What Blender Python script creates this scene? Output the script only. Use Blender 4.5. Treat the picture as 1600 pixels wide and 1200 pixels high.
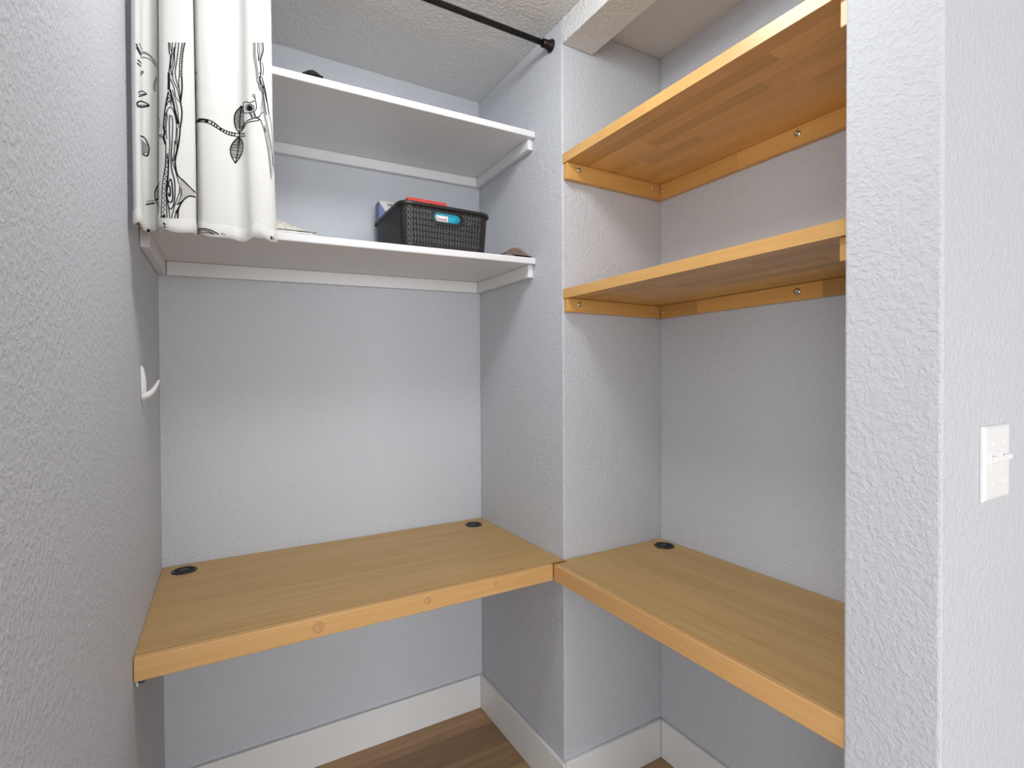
import bpy, bmesh, math, random
import numpy as np
from mathutils import Vector, Matrix
from mathutils.bvhtree import BVHTree

random.seed(7)
for o in list(bpy.data.objects):
    bpy.data.objects.remove(o)
S = bpy.context.scene
COL = S.collection

# ------------------------------------------------------------------ camera
F_PX, YAW, PITCH, ROLL = 813.81, 0.52844, -0.01288, -0.00512
CAM = Vector((0.1209, -1.82164, 1.29024))
fw = Vector((math.sin(YAW) * math.cos(PITCH), math.cos(YAW) * math.cos(PITCH), math.sin(PITCH)))
rt = Vector((math.cos(YAW), -math.sin(YAW), 0))
up = rt.cross(fw)
rt, up = rt * math.cos(ROLL) + up * math.sin(ROLL), -rt * math.sin(ROLL) + up * math.cos(ROLL)
cd = bpy.data.cameras.new('camera')
cam = bpy.data.objects.new('camera', cd)
COL.objects.link(cam)
cd.sensor_width = 36
cd.lens = 36 * F_PX / 1600
cd.clip_start = 0.02
M = Matrix((rt, up, -fw)).transposed().to_4x4()
M.translation = CAM
cam.matrix_world = M
S.camera = cam


def ray(px, py):
    return (fw + rt * ((px - 800) / F_PX) - up * ((py - 600) / F_PX)).normalized()


# ------------------------------------------------------------------ world, added fill daylight, exposure
S.view_settings.view_transform = 'Standard'
S.view_settings.look = 'None'
S.view_settings.gamma = 1
S.view_settings.use_curve_mapping = False
S.view_settings.exposure = 0.34
wd = bpy.data.worlds.new('world')
S.world = wd
wd.use_nodes = True
wd.node_tree.nodes['Background'].inputs[0].default_value = (.75, .87, 1, 1)
wd.node_tree.nodes['Background'].inputs[1].default_value = 1.0


def area(name, loc, rot, sx, sy, power, color):
    l = bpy.data.lights.new(name, 'AREA')
    l.shape = 'RECTANGLE'
    l.size, l.size_y, l.energy, l.color = sx, sy, power, color
    o = bpy.data.objects.new(name, l)
    COL.objects.link(o)
    o.location = loc
    o.rotation_euler = rot
    return o


# added fill daylight at invented window bands, rear and far left walls
area('added_rear_daylight', (-.2, -6.97, 1.3), (math.radians(90), 0, 0), 4.8, 1.7, 146, (.935, .97, 1))
area('added_left_daylight', (-3.97, -4.3, 1.3), (math.radians(90), 0, math.radians(-90)), 3.6, 1.7, 95, (.935, .97, 1))

# ------------------------------------------------------------------ dimensions
W, D, E, L, T = 1.04105, .55007, .40571, .79974, .13305
HC, HH, TH = 2.356, 2.2807, .1132
HD, YD, DT = .74, .56725, .04717
XD2 = .9908
YN = -1.3775           # near side of the niche
YS = -1.504            # wall with the light switch
XS = .986              # that wall stands a little further out than the return wall
XB = W + E             # back of the niche
XR, YR = 4.0, -7.0     # right and rear walls of the room
XL, YL = -4.0, -1.45   # far left wall; the wall beside the curtain ends at YL and the room widens there
lw = lambda y: .02287 * y      # the left wall is not quite square


# ------------------------------------------------------------------ helpers
def mat(name):
    m = bpy.data.materials.new(name)
    m.use_nodes = True
    nt = m.node_tree
    b = nt.nodes['Principled BSDF']
    return m, nt, b


def nd(nt, t, **kw):
    n = nt.nodes.new(t)
    for k, v in kw.items():
        if k in n.inputs.keys() if hasattr(n.inputs, 'keys') else False:
            n.inputs[k].default_value = v
        else:
            setattr(n, k, v)
    return n


def plain(name, col, rough=.5, metal=0.0, spec=.5):
    m, nt, b = mat(name)
    n = nd(nt, 'ShaderNodeTexNoise')
    n.inputs['Scale'].default_value = 60
    tc = nd(nt, 'ShaderNodeTexCoord')
    nt.links.new(tc.outputs['Object'], n.inputs['Vector'])
    r = nd(nt, 'ShaderNodeMapRange')
    r.inputs['To Min'].default_value = rough - .05
    r.inputs['To Max'].default_value = rough + .05
    nt.links.new(n.outputs['Fac'], r.inputs['Value'])
    nt.links.new(r.outputs['Result'], b.inputs['Roughness'])
    b.inputs['Base Color'].default_value = (*col, 1)
    b.inputs['Metallic'].default_value = metal
    b.inputs['Specular IOR Level'].default_value = spec
    return m


def textured_paint(name, col, scale=85, strength=.5, dist=.004, rough=.6):
    """orange-peel textured wall paint: colour with a faint mottle, relief by bump"""
    m, nt, b = mat(name)
    tc = nd(nt, 'ShaderNodeTexCoord')
    n1 = nd(nt, 'ShaderNodeTexNoise')
    n1.inputs['Scale'].default_value = scale
    n1.inputs['Detail'].default_value = 3
    n1.inputs['Roughness'].default_value = .55
    n1.inputs['Distortion'].default_value = .4
    nt.links.new(tc.outputs['Object'], n1.inputs['Vector'])
    cr = nd(nt, 'ShaderNodeValToRGB')
    cr.color_ramp.elements[0].position = .40
    cr.color_ramp.elements[1].position = .66
    nt.links.new(n1.outputs['Fac'], cr.inputs['Fac'])
    bp = nd(nt, 'ShaderNodeBump')
    bp.inputs['Strength'].default_value = strength
    bp.inputs['Distance'].default_value = dist
    nt.links.new(cr.outputs['Color'], bp.inputs['Height'])
    nt.links.new(bp.outputs['Normal'], b.inputs['Normal'])
    n2 = nd(nt, 'ShaderNodeTexNoise')
    n2.inputs['Scale'].default_value = 2.2
    nt.links.new(tc.outputs['Object'], n2.inputs['Vector'])
    mx = nd(nt, 'ShaderNodeMix', data_type='RGBA')
    mx.inputs[6].default_value = (*[c * .97 for c in col], 1)
    mx.inputs[7].default_value = (*[min(1, c * 1.03) for c in col], 1)
    nt.links.new(n2.outputs['Fac'], mx.inputs[0])
    nt.links.new(mx.outputs[2], b.inputs['Base Color'])
    b.inputs['Roughness'].default_value = rough
    b.inputs['Specular IOR Level'].default_value = .3
    return m


def wood(name, light, dark, axis=0, grain=26, rough=.42, knots=0.0, contrast=1.0, bands=0.0, spec=.4):
    """straight-grained wood running along the given local axis; object colour gives each piece its own tone"""
    m, nt, b = mat(name)
    tc = nd(nt, 'ShaderNodeTexCoord')
    oi = nd(nt, 'ShaderNodeObjectInfo')
    off = nd(nt, 'ShaderNodeVectorMath', operation='SCALE')
    cmb = nd(nt, 'ShaderNodeCombineXYZ')
    for i in range(3):
        nt.links.new(oi.outputs['Random'], cmb.inputs[i])
    nt.links.new(cmb.outputs[0], off.inputs[0])
    off.inputs['Scale'].default_value = 23.0
    ad = nd(nt, 'ShaderNodeVectorMath', operation='ADD')
    nt.links.new(tc.outputs['Object'], ad.inputs[0])
    nt.links.new(off.outputs[0], ad.inputs[1])
    mp = nd(nt, 'ShaderNodeMapping')
    sc = [grain] * 3
    sc[axis] = grain * .07
    mp.inputs['Scale'].default_value = sc
    nt.links.new(ad.outputs[0], mp.inputs['Vector'])
    n1 = nd(nt, 'ShaderNodeTexNoise')
    n1.inputs['Scale'].default_value = 1.0
    n1.inputs['Detail'].default_value = 5
    n1.inputs['Roughness'].default_value = .6
    n1.inputs['Distortion'].default_value = .9
    nt.links.new(mp.outputs[0], n1.inputs['Vector'])
    mp2 = nd(nt, 'ShaderNodeMapping')
    sc2 = [grain * 9] * 3
    sc2[axis] = grain * .35
    mp2.inputs['Scale'].default_value = sc2
    nt.links.new(ad.outputs[0], mp2.inputs['Vector'])
    n2 = nd(nt, 'ShaderNodeTexNoise')
    n2.inputs['Scale'].default_value = 1.0
    n2.inputs['Detail'].default_value = 3
    nt.links.new(mp2.outputs[0], n2.inputs['Vector'])
    av = nd(nt, 'ShaderNodeMix', data_type='FLOAT')
    av.inputs[0].default_value = .4
    nt.links.new(n1.outputs['Fac'], av.inputs[2])
    nt.links.new(n2.outputs['Fac'], av.inputs[3])
    cr = nd(nt, 'ShaderNodeValToRGB')
    cr.color_ramp.elements[0].position = .5 - .17 / contrast
    cr.color_ramp.elements[0].color = (*dark, 1)
    cr.color_ramp.elements[1].position = .5 + .17 / contrast
    cr.color_ramp.elements[1].color = (*light, 1)
    nt.links.new(av.outputs[0], cr.inputs['Fac'])
    mul = nd(nt, 'ShaderNodeMix', data_type='RGBA', blend_type='MULTIPLY')
    mul.inputs[0].default_value = 1
    nt.links.new(cr.outputs['Color'], mul.inputs[6])
    nt.links.new(oi.outputs['Color'], mul.inputs[7])
    last = mul.outputs[2]
    if knots:
        mp3 = nd(nt, 'ShaderNodeMapping')
        s3 = [3.0, 3.0, 9.0]
        s3[axis] = 2.6
        mp3.inputs['Scale'].default_value = s3
        nt.links.new(ad.outputs[0], mp3.inputs['Vector'])
        v = nd(nt, 'ShaderNodeTexVoronoi')
        v.inputs['Scale'].default_value = 1.7
        nt.links.new(mp3.outputs[0], v.inputs['Vector'])
        k = nd(nt, 'ShaderNodeMapRange')
        k.inputs['From Min'].default_value = .03
        k.inputs['From Max'].default_value = .16
        k.inputs['To Min'].default_value = knots
        k.inputs['To Max'].default_value = 0
        nt.links.new(v.outputs['Distance'], k.inputs['Value'])
        mk = nd(nt, 'ShaderNodeMix', data_type='RGBA')
        nt.links.new(k.outputs['Result'], mk.inputs[0])
        nt.links.new(last, mk.inputs[6])
        mk.inputs[7].default_value = (dark[0] * .7, dark[1] * .55, dark[2] * .45, 1)
        last = mk.outputs[2]
    nt.links.new(last, b.inputs['Base Color'])
    b.inputs['Roughness'].default_value = rough
    b.inputs['Specular IOR Level'].default_value = spec
    bp = nd(nt, 'ShaderNodeBump')
    bp.inputs['Strength'].default_value = .08
    bp.inputs['Distance'].default_value = .001
    nt.links.new(n2.outputs['Fac'], bp.inputs['Height'])
    nt.links.new(bp.outputs['Normal'], b.inputs['Normal'])
    return m


WALLC = (.572, .592, .632)
M_WALL = textured_paint('wall_paint', WALLC, 110, .42, .0026)
M_CEIL = textured_paint('ceiling_paint', (.74, .74, .73), 95, .6, .005, .75)
M_SMOOTHCEIL = textured_paint('smooth_ceiling_paint', (.66, .66, .64), 60, .05, .001, .7)
M_TRIM = textured_paint('white_trim_paint', (.80, .80, .795), 30, .06, .001, .38)
M_SHELF = textured_paint('white_shelf_paint', (.76, .76, .765), 25, .10, .001, .42)
M_DESK = wood('desk_veneer', (.59, .385, .160), (.475, .295, .110), 0, 22, .45, contrast=1.15, spec=.3)
M_DESK2 = wood('niche_desk_veneer', (.59, .385, .160), (.475, .295, .110), 1, 22, .45, contrast=1.15, spec=.3)
M_EDGE1 = wood('pine_edge', (.70, .43, .18), (.60, .335, .125), 0, 14, .4, knots=.8, spec=.3)
M_EDGE2 = wood('pine_edge_niche', (.69, .405, .17), (.60, .33, .125), 1, 14, .4, spec=.3)
M_BLOCK = wood('butcher_block', (.76, .465, .175), (.64, .355, .115), 1, 24, .30)
M_BLOCKX = wood('butcher_block_cross', (.76, .465, .175), (.64, .355, .115), 0, 24, .30)
M_FLOOR = wood('oak_floor', (.50, .32, .17), (.33, .19, .09), 0, 20, .35)
M_BLACK = plain('black_plastic', (.012, .012, .013), .35)
M_HOLE = plain('black_inside', (.006, .006, .006), .7)
M_WHITE = plain('white_plastic', (.82, .82, .82), .35)
M_STEEL = plain('screw_steel', (.55, .52, .48), .3, 1.0)
M_BRONZE = plain('dark_bronze', (.018, .014, .011), .4, .6)
M_BASKET = plain('basket_plastic', (.016, .014, .014), .34)
M_GLASS = plain('lamp_glass', (.9, .9, .88), .3)


def mesh_obj(name, bm, m, parent=None, smooth=False, bevel=0.0, seg=2):
    me = bpy.data.meshes.new(name)
    bmesh.ops.recalc_face_normals(bm, faces=bm.faces)
    bm.to_mesh(me)
    bm.free()
    if smooth:
        for p in me.polygons:
            p.use_smooth = True
    me.materials.append(m)
    o = bpy.data.objects.new(name, me)
    COL.objects.link(o)
    if parent:
        o.parent = parent
    if bevel:
        md = o.modifiers.new('bevel', 'BEVEL')
        md.width = bevel
        md.segments = seg
        md.limit_method = 'ANGLE'
        md.angle_limit = math.radians(40)
    return o


def thing(name, label, cat, loc=(0, 0, 0), group=None):
    o = bpy.data.objects.new(name, None)
    COL.objects.link(o)
    o.empty_display_size = .05
    o.location = loc
    return tag(o, label, cat, group)


def tag(o, label, cat, group=None):
    o['label'] = label
    o['category'] = cat
    if group:
        o['group'] = group
    return o


def struct(o, label=None):
    o['kind'] = 'structure'
    if label:
        o['label'] = label
    return o


def add_box(bm, x0, x1, y0, y1, z0, z1, org=(0, 0, 0), zf=None):
    vs = []
    for z in (z0, z1):
        for x, y in ((x0, y0), (x1, y0), (x1, y1), (x0, y1)):
            zz = z + (zf(x, y) if zf else 0)
            vs.append(bm.verts.new((x - org[0], y - org[1], zz - org[2])))
    for f in ((3, 2, 1, 0), (4, 5, 6, 7), (0, 1, 5, 4), (1, 2, 6, 5), (2, 3, 7, 6), (3, 0, 4, 7)):
        bm.faces.new([vs[i] for i in f])
    return vs


def box(name, x0, x1, y0, y1, z0, z1, m, parent=None, bevel=0.0, zf=None, center=False, seg=2):
    """box in world numbers; the object's origin sits at its base centre when center is set"""
    bm = bmesh.new()
    org = ((x0 + x1) / 2, (y0 + y1) / 2, min(z0, z1)) if center else (0, 0, 0)
    if parent is not None and parent.type == 'EMPTY' or (parent is not None and center):
        pass
    add_box(bm, x0, x1, y0, y1, z0, z1, org, zf)
    o = mesh_obj(name, bm, m, parent, bevel=bevel, seg=seg)
    if center:
        base = Vector(org)
        if parent:
            base = base - world_loc(parent)
        o.location = base
    elif parent:
        o.location = -world_loc(parent)
    return o


def world_loc(o):
    v = Vector((0, 0, 0))
    while o:
        v += o.location
        o = o.parent
    return v


def prism(name, pts, z0, z1, m, parent=None, bevel=0.0, zf=None):
    bm = bmesh.new()
    lo = [bm.verts.new((x, y, z0 + (zf(x, y) if zf else 0))) for x, y in pts]
    hi = [bm.verts.new((x, y, z1 + (zf(x, y) if zf else 0))) for x, y in pts]
    bm.faces.new(lo[::-1])
    bm.faces.new(hi)
    n = len(pts)
    for i in range(n):
        j = (i + 1) % n
        bm.faces.new((lo[i], lo[j], hi[j], hi[i]))
    o = mesh_obj(name, bm, m, parent, bevel=bevel)
    if parent:
        o.location = -world_loc(parent)
    return o


def lathe(bm, prof, n=24, mtx=None):
    """profile of (radius, height) around local z"""
    mtx = mtx or Matrix.Identity(4)
    rings = []
    for r, z in prof:
        if r < 1e-6:
            rings.append([bm.verts.new(mtx @ Vector((0, 0, z)))])
        else:
            rings.append([bm.verts.new(mtx @ Vector((r * math.cos(2 * math.pi * k / n), r * math.sin(2 * math.pi * k / n), z))) for k in range(n)])
    for a, b in zip(rings, rings[1:]):
        for k in range(n):
            k2 = (k + 1) % n
            if len(a) == 1 and len(b) == 1:
                continue
            if len(a) == 1:
                bm.faces.new((a[0], b[k], b[k2]))
            elif len(b) == 1:
                bm.faces.new((a[k], b[0], a[k2]))
            else:
                bm.faces.new((a[k], b[k], b[k2], a[k2]))


def tube(bm, pts, r, n=8, radii=None):
    pts = [Vector(p) for p in pts]
    rings = []
    for i, p in enumerate(pts):
        t = (pts[min(i + 1, len(pts) - 1)] - pts[max(i - 1, 0)]).normalized()
        a = t.cross(Vector((0, 0, 1)))
        if a.length < .05:
            a = t.cross(Vector((0, 1, 0)))
        a.normalize()
        b = t.cross(a)
        rr = radii[i] if radii else r
        rings.append([bm.verts.new(p + (a * math.cos(2 * math.pi * k / n) + b * math.sin(2 * math.pi * k / n)) * rr) for k in range(n)])
    for a, b in zip(rings, rings[1:]):
        for k in range(n):
            bm.faces.new((a[k], a[(k + 1) % n], b[(k + 1) % n], b[k]))
    bm.faces.new(rings[0][::-1])
    bm.faces.new(rings[-1])


def catmull(pts, n):
    """n samples on a Catmull-Rom curve through 2-D or 3-D points"""
    P = [np.array(p, float) for p in pts]
    P = [2 * P[0] - P[1]] + P + [2 * P[-1] - P[-2]]
    out = []
    seg = len(P) - 3
    for i in range(n):
        t = i / (n - 1) * seg
        k = min(int(t), seg - 1)
        t -= k
        a, b, c, d = P[k:k + 4]
        out.append(.5 * (2 * b + (c - a) * t + (2 * a - 5 * b + 4 * c - d) * t * t + (3 * b - a - 3 * c + d) * t ** 3))
    return out


# ------------------------------------------------------------------ room shell
floor = struct(box('floor', XL - .1, XR + .12, YR - .12, .12, -.06, -.012, M_FLOOR), 'oak plank floor')
PW, PL = .112, 1.3
full = None
row = 0
y = .112
while y > -3.2:
    x = -.22 - random.uniform(0, PL)
    while x < XR:
        a, b_ = max(x, -.22), min(x + PL, XR + .1)
        if b_ - a > .05:
            ln = b_ - a - .0012
            if full and abs(ln - (PL - .0012)) < 1e-5:
                p = full.copy()
                COL.objects.link(p)
                p.name = 'plank'
            else:
                bm = bmesh.new()
                add_box(bm, -ln / 2, ln / 2, -PW / 2 + .0005, PW / 2 - .0005, -.012, 0)
                p = mesh_obj('plank', bm, M_FLOOR, floor)
                if abs(ln - (PL - .0012)) < 1e-5:
                    full = p
            p.location = ((a + b_) / 2, y - PW / 2, 0)
            t = random.uniform(.78, 1.15)
            p.color = (t, t * random.uniform(.96, 1.02), t * random.uniform(.9, 1.02), 1)
        x += PL
    y -= PW
    row += 1

BV = .004
# left wall: a long slab, slightly out of square
struct(prism('wall_left', [(lw(.1), .1), (lw(.1) - .1, .1), (lw(YL) - .1, YL), (lw(YL), YL)], 0, HC, M_WALL, bevel=BV), 'grey textured wall beside the curtain')
struct(box('wall_back', -.05, W + TH - .003, 0, .1, 0, HC, M_WALL), 'grey textured wall behind the white shelves')
# return wall and the short wall beside the niche meet in one outside corner
struct(prism('wall_return', [(W, -.0005), (W, -D), (XB + .1, -D), (XB + .1, -D + .11), (W + TH, -D + .11), (W + TH, -.0005)], 0, HC, M_WALL, bevel=BV), 'grey textured outside corner between the two desks')
struct(box('wall_niche', XB, XB + .1, YN + .001, -D - .001, 0, HC, M_WALL), 'grey textured wall behind the wooden shelves')
struct(box('wall_right', XS, XR, YS, YN, 0, HC, M_WALL, bevel=BV), 'grey textured wall end with the light switch')
struct(box('trim_1', W, W + TH, YN + .001, -D - .001, HH, HC, M_CEIL, bevel=.002), 'textured header over the niche opening')
# ceiling: textured over the room and the desk alcove, smooth inside the niche
bm = bmesh.new()
add_box(bm, XL - .1, W + TH * .98, YR - .1, .1, HC, HC + .08)
add_box(bm, W + TH * .98, XR + .1, YR - .1, YN, HC, HC + .08)
struct(mesh_obj('ceiling', bm, M_CEIL), 'grey sprayed-texture ceiling')
struct(box('trim_2', W + TH * .98, XB + .1, YN, -D + .11, HC, HC + .08, M_SMOOTHCEIL), 'smooth ceiling inside the niche')


def wall_with_opening(name, horizontal, pos, a0, a1, wa0, wa1, wz0, wz1, thick):
    bm = bmesh.new()
    segs = [(a0, wa0, 0, HC), (wa1, a1, 0, HC), (wa0, wa1, 0, wz0), (wa0, wa1, wz1, HC)]
    for s0, s1, z0, z1 in segs:
        if horizontal:
            add_box(bm, s0, s1, pos - thick, pos, z0, z1)
        else:
            add_box(bm, pos, pos + thick, s0, s1, z0, z1)
    bmesh.ops.remove_doubles(bm, verts=bm.verts, dist=1e-5)
    return struct(mesh_obj(name, bm, M_WALL))


wall_with_opening('wall_rear', True, YR, XL - .1, XR + .1, -2.6, 2.2, .45, 2.15, .1)
wall_with_opening('wall_far_left', False, XL - .1, YR, YL + .1, -6.1, -2.5, .45, 2.15, .1)
struct(box('wall_far_right', XR, XR + .1, YR, YN, 0, HC, M_WALL))
struct(box('wall_front', XL, lw(YL) - .101, YL, YL + .1, 0, HC, M_WALL))
bm = bmesh.new()  # unseen rear window band, made up to go with the fill light
fr = .05
for s0, s1, z0, z1 in [(-2.6, 2.2, .45, .45 + fr), (-2.6, 2.2, 2.15 - fr, 2.15)] + [(-2.6 + 4.75 * k / 3, -2.55 + 4.75 * k / 3, .45, 2.15) for k in range(4)]:
    add_box(bm, s0, s1, YR - .09, YR - .05, z0, z1)
struct(mesh_obj('added_window_1', bm, M_TRIM), 'long white framed window band, unseen, added for fill light')
bm = bmesh.new()  # unseen side window, added so light reaches the faces turned left
for s0, s1, z0, z1 in [(-6.1, -2.5, .45, .45 + fr), (-6.1, -2.5, 2.15 - fr, 2.15)] + [(-6.1 + 3.55 * k / 2, -6.05 + 3.55 * k / 2, .45, 2.15) for k in range(3)]:
    add_box(bm, XL - .09, XL - .05, s0, s1, z0, z1)
struct(mesh_obj('added_window_2', bm, M_TRIM), 'white framed side window, unseen, added for fill light')

# baseboards
HB, BT = .1277, .014


def baseboard(name, pts_in, pts_out):
    prism(name, pts_in + pts_out[::-1], 0, HB, M_TRIM, bevel=.003)
    struct(bpy.data.objects[name], 'white painted baseboard')


baseboard('baseboard_back', [(BT, -.0005), (W - .0005, -.0005)], [(BT, -BT), (W - BT, -BT)])
baseboard('baseboard_return', [(W - .0005, -.001), (W - .0005, -D - BT)], [(W - BT, -BT - .0005), (W - BT, -D - BT)])
baseboard('baseboard_corner', [(W, -D - .0005), (XB - .001, -D - .0005)], [(W, -D - BT), (XB - BT, -D - BT)])
baseboard('baseboard_niche', [(XB - .0005, -D - .001), (XB - .0005, YN + .001)], [(XB - BT, -D - BT - .0005), (XB - BT, YN + .001)])
baseboard('baseboard_left', [(.0005, -.001), (lw(YL) + .0005, YL + .001)], [(BT, -BT - .0005), (lw(YL) + BT, YL + .001)])
baseboard('baseboard_right', [(XS + .001, YS - .0005), (XR - .001, YS - .0005)], [(XS + .001, YS - BT), (XR - .001, YS - BT)])

# flush ceiling lamp in the middle of the room
lamp = thing('ceiling_lamp', 'round flush ceiling lamp with a frosted glass dome', 'lamp', (.5, -.98, HC))
bm = bmesh.new()
lathe(bm, [(0, 0), (.17, 0), (.17, -.025), (.155, -.03), (0, -.03)], 32)
mesh_obj('mount', bm, M_WHITE, lamp, True)
bm = bmesh.new()
lathe(bm, [(.15, -.03), (.148, -.055), (.125, -.085), (.08, -.105), (0, -.112)], 32)
mg, nt, bb = mat('lit_frosted_glass')
bb.inputs['Base Color'].default_value = (.9, .9, .88, 1)
bb.inputs['Emission Color'].default_value = (.98, .985, 1, 1)
bb.inputs['Emission Strength'].default_value = 25
mesh_obj('dome', bm, mg, lamp, True)

# ------------------------------------------------------------------ desks
dk = thing('built_in_desk', 'wide wooden desk top under the white shelves, knotty front edge', 'desk', (W / 2, -YD / 2, HD - DT))
g = .0008
ED = .019
prism('desk_top', [(.001, -.001), (W - .001, -.001), (W - .001, -D + .002), (XD2 - g, -D + .002), (XD2 - g, -YD + ED), (lw(-YD) + .001, -YD + ED)], HD - DT, HD, M_DESK, dk, bevel=.001)
e1 = box('front_edge', lw(-YD) + .001, XD2 - g, -YD, -YD + ED - .0006, HD - DT, HD, M_EDGE1, dk, bevel=.0025, center=True)
e1['label'] = 'orange pine strip with round knots'
# round knots in the pine strip: a pale heart with a thin dark ring
M_KNOT = wood('pine_knot', (.66, .39, .17), (.52, .26, .10), 2, 120, .45)
M_RING = plain('knot_ring', (.40, .19, .075), .5)
for kx, kz, kr in ((.335, .717, .0115), (.60, .720, .0075), (.80, .721, .004)):
    mt = Matrix.Translation((kx, -YD - .0002, kz)) @ Matrix.Rotation(math.radians(90), 4, 'X')
    for nm, pf, mm in (('knot', [(0, .0002), (kr, .0002), (kr, -.001)], M_KNOT), ('knot_ring', [(kr, -.001), (kr, .0004), (kr + .0012, .0003), (kr + .0013, -.001)], M_RING)):
        bm = bmesh.new()
        lathe(bm, pf, 22, mt)
        mesh_obj(nm, bm, mm, e1).location = -world_loc(e1)

nk = thing('niche_desk', 'wooden desk top in the niche under the butcher-block shelves', 'desk', ((XD2 + XB) / 2, (YN - D) / 2, HD - DT))
prism('desk_top', [(XD2 + ED, -YD - g), (W + .001, -YD - g), (W + .001, -D - .001), (XB - .001, -D - .001), (XB - .001, YN + .001), (XD2 + ED, YN + .001)], HD - DT, HD, M_DESK2, nk, bevel=.001)
e2 = box('front_edge', XD2, XD2 + ED - .0006, YN + .001, -YD - g, HD - DT, HD, M_EDGE2, nk, bevel=.0025, center=True)
e2['label'] = 'orange pine front strip'


def grommet(x, y, label):
    t = thing('cable_grommet', label, 'grommet', (x, y, HD), 'black cable grommets in the desk tops')
    R = .032
    bm = bmesh.new()
    lathe(bm, [(R, .0), (R, .002), (R - .002, .0035), (R - .006, .0035), (R - .008, .002), (R - .008, .0002)], 36)
    mesh_obj('rim', bm, M_BLACK, t, True)
    bm = bmesh.new()
    lathe(bm, [(0, .0004), (R - .0083, .0004), (R - .0083, .0012), (R - .012, .0016), (0, .0016)], 36)
    c = mesh_obj('cap', bm, M_HOLE, t)
    bm = bmesh.new()
    add_box(bm, -.011, .011, -.003, .013, .0016, .0024)
    mesh_obj('slot_cover', bm, M_BLACK, t, bevel=.0006)


grommet(.0566, -.0628, 'black round cable grommet in the wide desk beside the left wall')
grommet(.9722, -.0737, 'black round cable grommet in the wide desk by the outside corner wall')
grommet(1.3954, -.6147, 'black round cable grommet in the back corner of the niche desk')

# cable clip under the front left end of the desk
cl = thing('cable_clip', 'tiny black cable clip with a white tail under the desk corner', 'clip', (lw(-.545) + .012, -.545, HD - DT))
bm = bmesh.new()
tube(bm, [(.006 * math.cos(a) - .001, 0, -.007 + .006 * math.sin(a)) for a in [i * math.pi * 1.7 / 12 + math.pi * .6 for i in range(13)]], .0016, 6)
mesh_obj('loop', bm, M_BLACK, cl, True)
bm = bmesh.new()
add_box(bm, -.009, -.0065, -.001, .001, -.019, -.0005)
mesh_obj('tail', bm, M_WHITE, cl)


# ------------------------------------------------------------------ white shelves
def white_shelf(label, z0, ax, ay, ch):
    zf = lambda x, y: ax * x + ay * y
    th, dp, ct = .0204, .4042, .02
    t = thing('wall_shelf', label, 'shelf', (W / 2, -dp / 2, z0), 'white painted shelves in the desk alcove')
    prism('board', [(.001, -.001), (W - .001, -.001), (W - .001, -dp), (lw(-dp) + .001, -dp)], z0, z0 + th, M_SHELF, t, bevel=.003, zf=zf)
    box('back_cleat', ct + .001, W - ct - .001, -ct, -.001, z0 - ch, z0 - .0004, M_SHELF, t, bevel=.002, zf=zf)
    box('side_cleat', W - ct, W - .001, -dp + .016, -.001, z0 - ch, z0 - .0004, M_SHELF, t, bevel=.002, zf=zf)
    prism('side_cleat', [(.001, -.001), (ct, -.001), (ct + lw(-dp), -dp + .016), (lw(-dp) + .001, -dp + .016)], z0 - ch, z0 - .0004, M_SHELF, t, bevel=.002, zf=zf)
    return t


white_shelf('upper white painted shelf close under the textured ceiling', 2.03292, .02172, -.01399, .034)
white_shelf('lower white painted shelf holding the black basket', 1.63148, .02519, .00683, .041)
s2top = lambda x, y: 1.63148 + .02519 * x + .00683 * y + .0204
s1top = lambda x, y: 2.03292 + .02172 * x - .01399 * y + .0204


# ------------------------------------------------------------------ butcher-block shelves in the niche
def screw(parent, p, d, r=.0058):
    bm = bmesh.new()
    q = Vector((0, 0, 1)).rotation_difference(Vector(d)).to_matrix().to_4x4()
    mt = Matrix.Translation(Vector(p) - world_loc(parent)) @ q
    lathe(bm, [(r * 1.25, -.0005), (r * 1.25, .0006), (r, .001), (r * .9, .0022), (r * .35, .003), (r * .3, .0012), (0, .0012)], 18, mt)
    return mesh_obj('screw', bm, M_STEEL, parent, True)


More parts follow.
